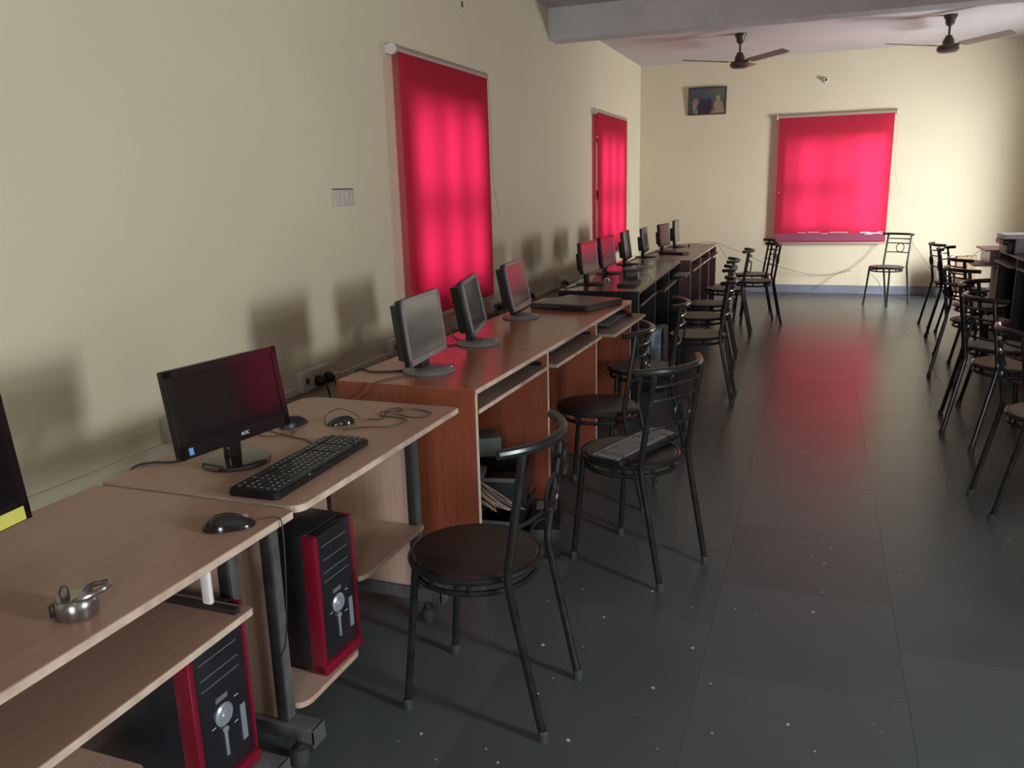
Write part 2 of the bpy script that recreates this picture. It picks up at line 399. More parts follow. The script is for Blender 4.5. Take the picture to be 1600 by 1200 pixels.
# white strips painted for daylight leaking through tears in the far blind's hem
mb = MB()
for (y, z, wy, hz) in ((-.60, .79, .05, .008), (-.53, .775, .14, .010), (-.43, .783, .12, .012), (-.47, .762, .09, .008), (-.20, .785, .05, .006), (-.10, .787, .18, .005), (.18, .788, .14, .005), (.05, .772, .08, .004), (.33, .786, .1, .004), (-.62, .768, .03, .01), (.635, 1.3, .008, .02)):
    mb.box((.0370, -y - wy / 2, z - hz / 2), (.0400, -y + wy / 2, z + hz / 2))
mb.build('tear_light', paper_m, b3, smooth=False, kind='stuff', label='white strips painted as light leaking through the torn hem')
MB().box((.0362, -.665, .68), (.0380, .665, .775)).build('hem_band', mat('hem_fabric', (.24, .045, .085), .7), b3, smooth=False, label='dull mauve hem band')
b5 = blind('red roller blind over the right wall window', 1.36, 0.66, 2.205)
b5.location = (XR - 0.06, 4.75, 0); b5.rotation_euler = (0, 0, PI)

# ------------------------------------------------------------------ wall fittings
sp = thing('switch_plate', 'white electric switch plate on the left wall between the near monitors and the large blind', 'switch', (XL, 3.775, 1.412))
MB().box((0, -.10, -.043), (.012, .10, .038), bev=.003).build('plate', white_m, sp)
MB().box((0, -.095, .040), (.006, .10, .046)).build('gap', slot_m, sp, smooth=False, label='dark gap above the plate')
for k in range(4): MB().box((.012, -.085 + k * .045, -.025), (.018, -.055 + k * .045, .018), bev=.002).build('switch', white_m, sp)
def socket(label, short, y, z, w=.24, h=.10, plugs=(), cordz=.35):
    t = thing('socket_box', label, 'socket', (XL, y, z), 0, 'surface socket boxes on the left wall')
    MB().box((0, 0, -h / 2), (.055, w, h / 2), bev=.006).build('box', white_m, t)
    MB().box((.055, .025, -.012), (.060, .05, .016), bev=.001).build('switch', slot_m, t)
    for (a, b) in ((.10, .02), (.10, -.02), (.13, 0)): 
        MB().lathe([(0, .0), (.005, .0), (.005, .002), (0, .002)], 8, (.0545, a, b), 'x').build('pin_hole', slot_m, t)
    n = 0
    for yy in plugs:
        n += 1
        lab = 'black plug in the socket ' + short
        p = thing('plug', lab + (', farther one' if n == 2 else (', nearer one' if len(plugs) > 1 else '')), 'plug', (XL + .056, y + yy, z - .012), 0, 'plugs in the wall sockets')
        MB().lathe([(0, 0), (.026, 0), (.028, .012), (.022, .034), (.012, .044), (0, .044)], 14, axis='x').build('body', plast_m, p)
        MB().tube(smoothpath([(.036, 0, 0), (.05, .005, -.03), (.045, .03, -.10), (.03, .06, -cordz)]), .0045, 6).build('cord', cable_m, p)
    return t
socket('cream socket box, just left of the nearest whole monitor', 'beside the nearest whole monitor', 2.34, .557, plugs=(.215,))
socket('cream socket box, right of the nearest whole monitor', 'right of the nearest whole monitor', 3.21, .545, plugs=(.12, .20))
socket('cream socket box, left of the first monitor on the red-brown desk', 'left of the first red-brown desk monitor', 4.11, .545, plugs=(.21,))
socket('cream socket box, under the large blind behind the second monitor of the red-brown desk', 'under the large blind', 5.02, .55, plugs=(.10,))
socket('cream socket box, right of the large blind bottom', 'right of the large blind', 5.70, .56, plugs=(.10, .19))
socket('cream socket box, behind the flat black box at the desk end', 'behind the flat black box', 6.35, .55, plugs=(.12, .19))
socket('cream socket box, left of the first monitor on the black desk', 'left of the black desk monitors', 7.45, .54, plugs=(.12,))
c = thing('ceiling_hook_plate', 'small round cream wall fitting high on the left wall above the large blind', 'wall fitting', (XL, 5.37, 2.63))
MB().lathe([(0, 0), (.055, 0), (.052, .010), (0, .014)], 20, axis='x').build('plate', wall_m, c)
MB().tube([(.012, .045, .035), (.016, .05, .0)], .007, 8).build('clip', slot_m, c)
c = thing('wall_bulb_holder', 'small cream bulb holder with a dark opening high on the far wall', 'lamp holder', (-.03, YB, 2.648), 0)
MB().lathe([(0, 0), (.036, 0), (.034, -.012), (.022, -.02), (.022, -.055), (.0, -.055)], 16, axis='y').build('holder', white_m, c)
MB().lathe([(0, -.056), (.014, -.056), (.014, -.058), (0, -.058)], 12, (.006, 0, -.006), axis='y').build('opening', pic_black, c)

# picture ----------------------------------------------------------------------
pf = thing('framed_picture', 'dark framed print of a suited man and a golden seated figure on the far wall', 'picture', (-1.466, YB, 2.485), 0)
pf.rotation_euler = (math.radians(4), math.radians(0.8), 0)
W2, H2 = .243, .172
for nm, a, b in (('rail', (-W2, -H2), (W2, -H2 + .016)), ('rail', (-W2, H2 - .016), (W2, H2)), ('stile', (-W2, -H2), (-W2 + .016, H2)), ('stile', (W2 - .016, -H2), (W2, H2))):
    MB().box((a[0], -.03, a[1]), (b[0], -.005, b[1]), bev=.003).build('frame_' + nm, pframe_m, pf)
MB().box((-W2 + .01, -.018, -H2 + .01), (W2 - .01, -.006, H2 - .01)).build('backdrop', pic_blue, pf, smooth=False)
def flat(name, pts, m, y=-.0185, th=.0006):
    mb = MB(); f = [mb.bm.verts.new((px, y, pz)) for px, pz in pts]; mb.bm.faces.new(f)
    r = bmesh.ops.extrude_face_region(mb.bm, geom=mb.bm.faces[:]); 
    for v in [g for g in r['geom'] if isinstance(g, bmesh.types.BMVert)]: v.co.y -= th
    return mb.build(name, m, pf, smooth=False)
def ell(cx, cz, a, b, n=18): return [(cx + a * math.cos(2 * PI * k / n), cz + b * math.sin(2 * PI * k / n)) for k in range(n)]
flat('suit', [(-.222, -.155), (-.222, -.07), (-.20, -.035), (-.15, -.05), (-.105, -.09), (-.095, -.155)], pic_black)
flat('shirt', [(-.19, -.04), (-.165, -.155), (-.12, -.155), (-.14, -.07)], pic_white, -.0192)
flat('tie', [(-.163, -.075), (-.152, -.155), (-.138, -.155), (-.148, -.075)], pic_black, -.0199)
flat('hair', ell(-.152, .025, .045, .045), pic_black, -.0192)
flat('face', ell(-.148, -.012, .036, .052), pic_skin, -.0200)
flat('spectacles', [(-.178, -.004), (-.178, .004), (-.118, .004), (-.118, -.004)], pic_black, -.0207)
flat('foliage', ell(.15, .10, .075, .05), pic_green)
flat('glow', ell(.01, .06, .065, .055), mat('print_haze', (.05, .055, .10), .4), -.0188)
flat('figure_base', [(.04, -.155), (.06, -.115), (.10, -.10), (.20, -.10), (.225, -.12), (.225, -.155)], pic_gold)
flat('figure_body', [(.085, -.10), (.09, -.02), (.12, .005), (.165, .005), (.195, -.02), (.205, -.10)], pic_gold, -.0192)
flat('figure_head', ell(.138, .035, .026, .034), pic_gold, -.0199)
MB().box((-W2 + .012, -.0245, -H2 + .012), (W2 - .012, -.0235, H2 - .012)).build('glazing', glass_m, pf, smooth=False)

# fans -------------------------------------------------------------------------
def make_fan(label, loc, rz):
    t = thing('ceiling_fan', label, 'fan', loc, rz, 'ceiling fans beyond the beam')
    MB().lathe([(0, 0), (.062, 0), (.062, -.02), (.045, -.045), (.040, -.085), (.018, -.105), (.012, -.11), (0, -.11)], 20).build('canopy', fan_m, t)
    MB().tube([(0, 0, -.10), (0, 0, -.20)], .011, 10).build('rod', fan_m, t)
    MB().lathe([(0, -.185), (.03, -.19), (.034, -.205), (.05, -.23), (.055, -.27), (.085, -.28), (.10, -.30), (.10, -.325), (.075, -.345), (.03, -.352), (0, -.352)], 28).build('motor', fan_m, t)
    for k in range(3):
        a = 2 * PI * k / 3
        mb = MB().prism(rrect(.13, -.052, .62, .062, (.012, .012, .02, .03)), -.0015, .0015)
        mb.xform(Matrix.Rotation(a, 4, 'Z') @ Matrix.Translation((0, 0, -.290)) @ Matrix.Rotation(math.radians(-3.5), 4, 'Y') @ Matrix.Rotation(math.radians(-13), 4, 'X'))
        bl = mb.build('blade', blade_m, t)
        mb = MB().prism([(.07, -.02), (.20, -.03), (.20, .03), (.07, .02)], .002, .006)
        mb.xform(Matrix.Rotation(a, 4, 'Z') @ Matrix.Translation((0, 0, -.290)) @ Matrix.Rotation(math.radians(-3.5), 4, 'Y') @ Matrix.Rotation(math.radians(-13), 4, 'X'))
        mb.build('blade_arm', fan_m, bl)
    return t
make_fan('brown three-blade ceiling fan above the framed picture, left of the two', (-.90, 9.52, ZC), math.radians(-38))
make_fan('brown three-blade ceiling fan at the upper right corner, right of the two', (1.085, 9.50, ZC), math.radians(-38))

# ------------------------------------------------------------------ chairs
def arcpts(x_mid, x_end, yh, z, n=12, deep=1.0):
    """curve from y=-yh to yh bulging to +x (the back)"""
    out = []
    for k in range(n + 1):
        s = -1 + 2 * k / n
        out.append((x_end + (x_mid - x_end) * (1 - abs(s) ** 2.2), yh * s, z))
    return out
def make_chair(seatmat, label):
    t = thing('bistro_chair', label, 'chair')
    SX = -.045
    MB().lathe([(0, .452), (.10, .453), (.172, .450), (.180, .443), (.172, .434), (0, .434)], 40, (SX, 0, 0)).build('seat', seatmat, t)
    mb = MB().tube([(SX + .183 * math.cos(2 * PI * k / 40), .183 * math.sin(2 * PI * k / 40), .438) for k in range(40)], .0095, 8, closed=True)
    mb.build('seat_ring', frame_m, t)
    mb = MB()
    pts = [(SX + .172 * math.cos(a), .172 * math.sin(a), .400) for a in [2 * PI * k / 36 for k in range(36)]]
    mb.tube(pts, .0085, 8, closed=True)
    for a in (0.15, 1.25, 1.9, 3.14, -1.25, -1.9):
        mb.tube([(SX + .172 * math.cos(a), .172 * math.sin(a), .40), (SX + .176 * math.cos(a), .176 * math.sin(a), .435)], .007, 6)
    mb.build('lower_hoop', frame_m, t)
    for s in (-1, 1):
        f = MB().tube(smoothpath([(-.205, s * .152, .012), (-.178, s * .138, .30), (-.168, s * .130, .425), (-.155, s * .122, .440)], 4), .011, 10).build('leg', frame_m, t)
        MB().lathe([(0, 0), (.0145, 0), (.0145, .028), (.0115, .032), (0, .032)], 10, (-.205, s * .152, 0)).build('foot_cap', rub_m, f)
        f = MB().tube(smoothpath([(.205, s * .150, .012), (.165, s * .150, .20), (.122, s * .150, .405), (.116, s * .150, .46), (.128, s * .150, .55), (.165, s * .147, .802)], 5), .0115, 10).build('leg', frame_m, t)
        MB().lathe([(0, 0), (.0150, 0), (.0150, .028), (.012, .032), (0, .032)], 10, (.205, s * .150, 0)).build('foot_cap', rub_m, f)
    MB().tube(arcpts(.205, .118, .195, .806, 16), .0135, 10).build('top_rail', frame_m, t)
    for z, xb in ((.752, .158), (.700, .150), (.597, .135)):
        MB().tube(arcpts(xb + .032, xb, .148, z, 10), .0062, 7).build('back_rung', frame_m, t)
    MB().tube([(.152 + .034 + .0005 * 0 + .10 * (.05 * math.sin(a)) * 1.0, .049 * math.cos(a), .6485 + .049 * math.sin(a)) for a in [2 * PI * k / 24 for k in range(24)]], .0052, 7, closed=True).build('back_ring', frame_m, t)
    return t
proto = {}
# (x, y, angle of the backrest direction in degrees, seat kind, scale, label)
LG = 'black tube chairs along the left desks'; RG = 'black tube chairs along the right desks'
CH = [
 (-.810, 1.935, -2, 'd', 1.0, 'black tube chair with dark round seat and broken back rungs, nearest the camera', LG),
 (-.590, 2.912, -24.6, 'd', 1.0, 'black tube chair turned slightly, with a dusty keyboard lying on its seat', LG),
 (-.878, 3.560, 0, 'd', 1.0, 'black tube chair with dark seat, partly behind the chair that carries the keyboard', LG),
 (-.845, 4.420, 8, 'g', 1.0, 'black tube chair with dark brown seat where the red-brown desk meets the black desk', LG),
 (-.690, 5.530, 2, 'k', 1.0, 'black tube chair with khaki seat, nearest one beside the black desk', LG),
 (-.775, 6.340, 4, 'k', 1.0, 'black tube chair with khaki seat, second one beside the black desk', LG),
 (-.815, 7.030, 4, 'g', 1.0, 'black tube chair with grey brown seat, third one beside the black desk', LG),
 (-.775, 8.080, 2, 'g', 1.0, 'black tube chair beside the dark red desk, nearest one there', LG),
 (-.560, 8.800, 19, 'g', 1.0, 'black tube chair angled outward near the far end of the dark red desk', LG),
 (-.620, 9.440, 20, 'g', 1.0, 'black tube chair furthest along the left row, close to the far wall', LG),
 (.785, 10.42, 51, 'g', 1.0, 'lone black tube chair standing in front of the far blind', None),
 (.945, 3.900, 187, 'k', 1.0, 'black tube chair with khaki seat nearest the camera on the right', RG),
 (.970, 4.940, 201, 'k', 1.0, 'black tube chair on the right, second from the camera', RG),
 (1.023, 5.500, 153, 'g', 1.0, 'black tube chair on the right, third from the camera, turned to the far wall', RG),
 (1.070, 6.480, 204, 'g', 1.0, 'black tube chair on the right, fourth from the camera', RG),
 (1.185, 7.270, 194, 'g', 1.0, 'black tube chair on the right, fifth from the camera', RG),
 (1.225, 8.300, 158, 'g', 1.0, 'black tube chair on the right, next to last in the row', RG),
 (1.225, 8.900, 190, 'g', 1.0, 'black tube chair furthest away in the right row, nearest the far wall', RG),
]
chair_objs = []
for (x, y, a, k, s, lab, grp) in CH:
    if not proto:
        o = make_chair(seatd_m, lab); proto['o'] = o
        sm = [c for c in kids(o) if c.name.startswith('seat') and not c.name.startswith('seat_ring')][0]
        proto['d'] = sm.data
        for kk, mm in (('k', seatk_m), ('g', seatg_m)):
            me = sm.data.copy(); me.materials[0] = mm; proto[kk] = me
    else:
        o = copy_tree(proto['o'], swap={'seat': proto[k]})
    o.location = (x, y, 0); o.rotation_euler = (0, 0, math.radians(a)); o['label'] = lab
    if grp: o['group'] = grp
    elif 'group' in o: del o['group']
    chair_objs.append(o)

# the nearest chair has lost its two upper rungs: only bent stubs are left at one post
c1 = chair_objs[0]
rungs = sorted([c for c in kids(c1) if c.name.startswith('back_rung')], key=lambda c: -max(v.co.z for v in c.data.vertices))
for r in rungs[:2]:
    z = sum(v.co.z for v in r.data.vertices) / len(r.data.vertices); bpy.data.objects.remove(r)
    MB().tube(smoothpath([(.150, .148, z), (.175, .125, z), (.190, .105, z - .012), (.188, .098, z - .035)]), .0062, 7).build('rung_stub', frame_m, c1)
# ------------------------------------------------------------------ light wood computer tables
def light_table(label, y0, y1, mirror, corner):
    t = thing('computer_table', label, 'table', (-1.06, y0, 0))
    W = y1 - y0
    MB().prism(rrect(-.575, 0, 0, W, corner), .732, .7505, bev=.0012).build('tabletop', lw_m, t)
    out = rrect(-.575, 0, 0, W, corner)
    # pale edge band round the top
    mb = MB(); n = len(out)
    cx, cy = -.2875, W / 2
    big = [(x + (.0012 if x > cx else -.0012), y + (.0012 if y > cy else -.0012)) for x, y in out]
    for i in range(n):
        a, b = big[i], big[(i + 1) % n]
        mb.bm.faces.new([mb.bm.verts.new((a[0], a[1], .7335)), mb.bm.verts.new((b[0], b[1], .7335)), mb.bm.verts.new((b[0], b[1], .7495)), mb.bm.verts.new((a[0], a[1], .7495))])
    bmesh.ops.remove_doubles(mb.bm, verts=mb.bm.verts, dist=1e-5)
    mb.build('edge_band', edge_m, t, smooth=False, label='pale edge band')
    ly = (.075, W - .055)
    for y in ly:
        MB().box((-.47, y - .009, .125), (-.17, y + .009, .732), bev=.001).build('side_panel', lwv_m, t)
        lg = MB().box((-.168, y - .016, .124), (-.138, y + .016, .732), bev=.002).build('leg', dsteel_m, t)
        MB().box((-.138, y - .014, .13), (-.134, y + .014, .70)).build('cover_strip', gal_m, lg, smooth=False, label='grey cover strip')
        # splayed foot: inverted channel with end plate
        ft = MB().box((-.50, y - .026, .118), (-.055, y + .026, .124), bev=.002).box((-.50, y + .022, .085), (-.055, y + .026, .12)).box((-.50, y - .026, .085), (-.055, y - .022, .12)).box((-.060, y - .026, .075), (-.055, y + .026, .124)).build('foot', gal_m, t)
        for fx in (-.44, -.12):
            MB().lathe([(0, 0), (.022, 0), (.026, .02), (.022, .045), (.010, .05), (.010, .118), (0, .118)], 12, (fx, y, 0)).build('castor', rub_m, ft)
    # cpu board and middle shelf
    if mirror:   # tower at the far side
        yb0, yb1, ys0, ys1 = W - .34, W - .07, .10, W - .38
    else:
        yb0, yb1, ys0, ys1 = .10, .38, .415, W - .05
    MB().prism(rrect(-.52, yb0, -.115, yb1, (.0, .04, .015, 0)), .134, .150, bev=.001).build('tower_board', lwv_m, t)
    MB().prism(rrect(-.455, ys0, -.118, ys1, (.0, .05, .012, .03)), .336, .351, bev=.001).build('middle_shelf', lwv_m, t)
    MB().box((-.50, .084, .15), (-.487, W - .064, .45)).build('back_panel', lwv_m, t, smooth=False)
    return t
ta = light_table('light wood computer table nearest the camera, with a pulled-out keyboard shelf', .46, 1.405, True, (.0, .0, .006, .0))
tb2 = light_table('light wood computer table carrying the nearest whole monitor and keyboard', 1.425, 2.305, False, (.0, .035, .006, .05))
MB().prism(rrect(-.34, .08, -.008, .79, (0, .0, .0, 0)), .578, .594, bev=.001).build('keyboard_shelf', lw_m, ta)
MB().box((-.012, .085, .5785), (-.0065, .785, .5935)).build('shelf_edge', edge_m, ta, smooth=False, label='pale shelf edge')
for yy in (.11, .765):
    MB().prism(rrect(-.03, -.006, .03, .006, (0, 0, 0, 0)), 0, .001).build('shelf_hanger', whitebar_m, ta).data.clear_geometry() if False else None
hg = MB().box((-.066, .712, .632), (-.044, .724, .732), bev=.004).build('shelf_hanger', whitebar_m, ta, label='white shelf hanger')
MB().box((-.34, .75, .594), (-.02, .765, .606)).build('slide_rail', dsteel_m, ta, smooth=False)

# ------------------------------------------------------------------ desk rows (long top + panels + pull-out shelves)
def desk_row(label, loc, rz, n, unit, depth, top_m, side_m, band, outs, zs=.66, shelfm=None, H=.75, topn='desktop', sign=-1, thick=.018):
    """local: front edge at x=0, desk goes to sign*depth, along +y"""
    t = thing('computer_desk', label, 'desk', loc, rz)
    L = n * unit
    def bx(x0, x1, y0, y1, z0, z1, nm, m, bev=0.0, sm=False, **k):
        return MB().box((min(sign * x0, sign * x1), y0, z0), (max(sign * x0, sign * x1), y1, z1), bev=bev).build(nm, m, t, smooth=sm, **k)
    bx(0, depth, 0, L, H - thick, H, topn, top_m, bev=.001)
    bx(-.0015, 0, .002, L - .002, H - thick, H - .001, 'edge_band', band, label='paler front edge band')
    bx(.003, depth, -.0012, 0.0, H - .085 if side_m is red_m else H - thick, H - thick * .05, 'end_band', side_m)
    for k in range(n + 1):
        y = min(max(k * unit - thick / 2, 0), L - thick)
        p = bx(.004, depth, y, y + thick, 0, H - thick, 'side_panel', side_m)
        q = MB().box((min(sign * .002, sign * .004), y, 0), (max(sign * .002, sign * .004), y + thick, H - thick)).build('panel_edge', band, p, smooth=False, label='paler edge of the panel')
    for k in range(n):
        y0, y1 = k * unit + thick, (k + 1) * unit - thick * .6
        bx(depth - .09, depth - .075, y0, y1, .20, H - thick, 'back_panel', side_m)
        o = outs[k]
        sh = bx(-o, depth - .16, y0 + .008, y1 - .008, zs - .016, zs, 'keyboard_shelf', shelfm or shelf_m, bev=.001)
        MB().box((min(sign * (-o - .0015), sign * -o), y0 + .008, zs - .016), (max(sign * (-o - .0015), sign * -o), y1 - .008, zs - .0005)).build('shelf_edge', band, sh, smooth=False, label='paler shelf edge')
        for yy in (y0 + .004, y1 - .004):
            MB().box((min(sign * .03, sign * .40), yy - .004, zs - .002), (max(sign * .03, sign * .40), yy + .004, zs + .018)).build('slide_rail', plast_m, sh, smooth=False)
    return t
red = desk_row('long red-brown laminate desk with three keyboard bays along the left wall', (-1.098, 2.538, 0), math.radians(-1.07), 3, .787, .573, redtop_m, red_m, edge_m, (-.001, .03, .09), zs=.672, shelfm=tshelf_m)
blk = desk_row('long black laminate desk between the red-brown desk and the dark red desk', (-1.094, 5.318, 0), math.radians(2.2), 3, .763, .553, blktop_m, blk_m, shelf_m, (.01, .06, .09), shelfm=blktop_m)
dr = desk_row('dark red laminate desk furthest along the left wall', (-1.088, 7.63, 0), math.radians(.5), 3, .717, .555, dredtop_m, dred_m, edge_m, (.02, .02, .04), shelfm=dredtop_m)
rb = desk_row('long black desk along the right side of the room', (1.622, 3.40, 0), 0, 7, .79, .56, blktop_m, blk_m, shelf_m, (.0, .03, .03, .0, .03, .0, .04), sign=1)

# ------------------------------------------------------------------ monitors
def monitor(label, x, y, z, a, tilt, w_, h_, kind, grp=None):
    t = thing('monitor', label, 'monitor', (x, y, .7505), -a, grp)
    zc = z - .7505; d = .02
    X = Matrix.Translation((d - .02, 0, zc)) @ Matrix.Rotation(-tilt, 4, 'Y')
    bw = .018 if kind == 'A' else .016
    hb = MB().box((-.026, -w_ / 2, -h_ / 2), (-.002, w_ / 2, h_ / 2), bev=.004)
    if kind == 'B': hb.prism([(-.07, -w_ * .36), (-.02, -w_ * .48), (-.02, w_ * .48), (-.07, w_ * .36)], -h_ * .42, h_ * .42)
    elif kind == 'C': hb.box((-.062, -w_ * .34, -h_ * .40), (-.02, w_ * .34, h_ * .16), bev=.008)
    else: hb.box((-.045, -w_ * .3, -h_ * .3), (-.02, w_ * .3, h_ * .22), bev=.008)
    housing = hb.xform(X).build('housing', plast_m, t)
    low = .034 if kind == 'A' else .022
    def fr(a0, a1, b0, b1, nm='bezel', mm=None):
        return MB().box((-.004, a0, b0), (.002, a1, b1), bev=.001).xform(X).build(nm, mm or (grey_m if kind == 'B' else glos_m), t)
    mb = MB()
    for (a0, a1, b0, b1) in ((-w_ / 2, w_ / 2, h_ / 2 - bw, h_ / 2), (-w_ / 2, w_ / 2, -h_ / 2, -h_ / 2 + low), (-w_ / 2, -w_ / 2 + bw, -h_ / 2, h_ / 2), (w_ / 2 - bw, w_ / 2, -h_ / 2, h_ / 2)):
        mb.box((-.004, a0, b0), (.002, a1, b1))
    mb.xform(X).build('bezel', grey_m if kind == 'B' else glos_m, t, smooth=False)
    MB().box((-.004, -w_ / 2 + bw, -h_ / 2 + low), (-.0005, w_ / 2 - bw, h_ / 2 - bw)).xform(X).build('screen', screen_m if kind == 'A' else mscreen_m, t, smooth=False)
    if kind == 'A':
        TM = X @ Matrix.Translation((.0022, .02, -h_ / 2 + low * .5)) @ Matrix.Rotation(PI / 2, 4, 'Z') @ Matrix.Rotation(PI / 2, 4, 'X')
        text_mesh('logo', 'AOC', .0125, .0003, paper_m, t, TM)
        MB().box((.002, -w_ / 2 + .022, -h_ / 2 + .008), (.0026, -w_ / 2 + .035, -h_ / 2 + .026)).xform(X).build('sticker', blue_m, t, smooth=False, label='small blue sticker')
    elif kind == 'B':
        MB().lathe([(0, .002), (.004, .002), (.004, .0035), (0, .0035)], 10, (0, .01, -h_ / 2 + low * .5), 'x').xform(X).build('power_light', led_m, t)
    zb = zc - h_ / 2 + .03
    if kind == 'A':
        MB().box((-.028, -.022, .012), (-.006, .022, zb + .03), bev=.004).build('neck', glos_m, t)
        MB().lathe([(0, 0), (.085, 0), (.088, .004), (.084, .010), (.03, .015), (0, .015)], 36, (-.005, 0, 0)).build('base', glos_m, t)
    elif kind == 'B':
        MB().prism([(-.045, -.03), (-.008, -.045), (-.008, .045), (-.045, .03)], .016, zb + .03).build('neck', plast_m, t)
        mb = MB().lathe([(0, 0), (.098, 0), (.102, .005), (.095, .012), (.05, .020), (0, .024)], 36, (.008, 0, 0))
        mb.build('base', grey_m, t)
        for s in (-1, 1): MB().lathe([(0, 0), (.006, 0), (.006, .003), (0, .004)], 10, (.085, s * .018 + .02, .012)).build('base_button', led_m, t)
    else:
        MB().box((-.04, -.028, .008), (-.012, .028, zb + .04), bev=.004).build('neck', plast_m, t)
        MB().lathe([(0, 0), (.10, 0), (.102, .005), (.09, .010), (0, .013)], 32, (0, 0, 0)).build('base', plast_m, t)
    return t
GB = 'grey-framed monitors on the red-brown desk'; GC = 'black monitors on the black desk'; GD = 'monitors on the dark red desk'
monitor('black glossy monitor on round base on the light wood table', -1.403, 1.649, .920, .154, .150, .362, .222, 'A')
monitor('grey-framed monitor on the red-brown desk, nearest of its three', -1.400, 2.773, .929, -.092, .111, .385, .246, 'B', GB)
monitor('grey-framed monitor on the red-brown desk, middle of its three', -1.435, 3.352, .935, -.248, .186, .400, .242, 'B', GB)
monitor('grey-framed monitor on the red-brown desk, furthest of its three, by the flat black box', -1.505, 4.119, .931, -.112, .190, .405, .252, 'B', GB)
monitor('black monitor nearest on the black desk, its screen reflecting red', -1.530, 5.690, .948, .015, .094, .413, .215, 'C', GC)
monitor('second monitor on the black desk, its screen reflecting red', -1.575, 6.431, .928, .015, .105, .418, .239, 'C', GC)
monitor('third monitor on the black desk, in front of the far left blind', -1.590, 7.200, .920, -.090, .123, .426, .250, 'C', GC)
monitor('slim black monitor where the black desk meets the dark red desk', -1.575, 7.938, .920, -.087, .098, .416, .235, 'C', GD)
monitor('reddish brown looking monitor on the dark red desk', -1.515, 8.648, .926, .070, .080, .406, .226, 'C', GD)
monitor('furthest monitor on the dark red desk, with a pale screen', -1.490, 9.283, .925, -.050, .037, .414, .247, 'C', GD)
m0 = monitor('black monitor cut by the left picture edge, with a yellow label', -1.47, .905, .935, -.10, .10, .40, .26, 'A')
for c in kids(m0):
    if c.name.startswith(('logo', 'sticker')): bpy.data.objects.remove(c)
MB().box((.002, .03, -.128), (.0028, .185, -.100)).xform(Matrix.Translation((0, 0, .935 - .7505)) @ Matrix.Rotation(-.10, 4, 'Y')).build('sticker', yel_m, m0, smooth=False, label='long yellow label')

# ------------------------------------------------------------------ keyboards, mice
def keyboard(label, loc, rz, L=.44, Wd=.135, dirty=False, rx=0.0, ry=0.0, detail=True):
    t = thing('keyboard', label, 'keyboard', loc, rz); t.rotation_euler = (rx, ry, rz)
    MB().prism(rrect(-Wd / 2, -L / 2, Wd / 2, L / 2, (.01,) * 4), 0, .016, bev=.003).build('body', plast_m, t)
    mb = MB(); ink = MB()
    if detail:
        rows = 6; kw = (L - .03) / 22.0
        for r in range(rows):
            xr = -Wd / 2 + .016 + r * .0185 + (.004 if r else 0)
            y = -L / 2 + .012; k = 0
            while y < L / 2 - .02:
                wd = kw
                if r == rows - 1 and 3.0 < (y + L / 2) / kw < 8: wd = kw * 5
                if k in (15, 18) : y += .006
                mb.box((xr, y + .001, .016), (xr + .0155, y + wd - .002, .0215))
                if random.random() < .8: ink.box((xr + .004, y + .004, .0215), (xr + .008, y + .008, .0218))
                y += wd; k += 1
    mb.build('keys', key_m if not dirty else grey_m, t, smooth=False, kind='stuff')
    ink.build('key_legends', ink_m, t, smooth=False, kind='stuff')
    return t
kb = keyboard('black keyboard on the light wood table in front of the nearest whole monitor', (-1.203, 1.660, .7505), .03)
MB().box((.0675, -.12, .004), (.069, -.02, .012)).build('front_strip', glos_m, kb, smooth=False)
MB().box((.0655, -.085, .0165), (.069, -.079, .0175)).build('light_mark', ink_m, kb, smooth=False)
keyboard('dusty keyboard lying on the seat of the second chair', (-.612, 2.935, .456), math.radians(-21), .42, .15, dirty=True, rx=.02)
keyboard('grey keyboard on the middle pull-out shelf of the red-brown desk', (-1.20, 3.72, .672), -.02, .40, .13, dirty=True)
keyboard('dusty black keyboard on the far pull-out shelf of the red-brown desk', (-1.11, 4.50, .672), -.03, .40, .14, dirty=True)
keyboard('small black keyboard near the front of the black desk', (-1.245, 5.70, .7505), math.radians(4), .32, .13)
keyboard('dark keyboard on the dark red desk', (-1.36, 8.30, .7505), math.radians(70), .28, .13)
keyboard('keyboard on the pull-out shelf of the black desk', (-1.10, 7.10, .660), .02, .36, .12, dirty=True)
def mouse(label, loc, rz, s=1.0, m=plast_m):
    t = thing('mouse', label, 'mouse', loc, rz)
    mb = MB(); n, k = 14, 16; rings = []
    for i in range(n + 1):
        u = i / n; x = -.056 + .112 * u
        hw = .031 * (math.sin(PI * min(max(u, .0), 1)) ** .45) * (1 - .10 * math.exp(-((u - .55) / .15) ** 2)); hh = .036 * (math.sin(PI * u ** .85) ** .6) * (1 - .25 * u)
        if i in (0, n): rings.append([mb.bm.verts.new((x * s, 0, .004 * s))]); continue
        rings.append([mb.bm.verts.new((x * s, hw * s * math.cos(PI * j / k), (.001 + hh * math.sin(PI * j / k)) * s)) for j in range(k + 1)])
    for A, B in zip(rings, rings[1:]):
        m_ = max(len(A), len(B)) - 1
        for j in range(m_):
            vs = []
            for v in (A[min(j, len(A) - 1)], A[min(j + 1, len(A) - 1)], B[min(j + 1, len(B) - 1)], B[min(j, len(B) - 1)]):
                if v not in vs: vs.append(v)
            if len(vs) > 2: mb.bm.faces.new(vs)
    mb.build('shell', m, t)
    MB().lathe([(0, -.002), (.006, -.002), (.006, .002), (0, .002)], 12, (.034 * s, 0, .0215 * s), 'y').build('scroll_wheel', grey_m, t)
    MB().box((.012 * s, -.0005, .020 * s), (.036 * s, .0005, .0262 * s)).build('button_gap', slot_m, t, smooth=False)
    return t
ms = mouse('black mouse on the front corner of the nearest light wood table', (-1.135, 1.285, .7505), math.radians(38), 1.0, glos_m)
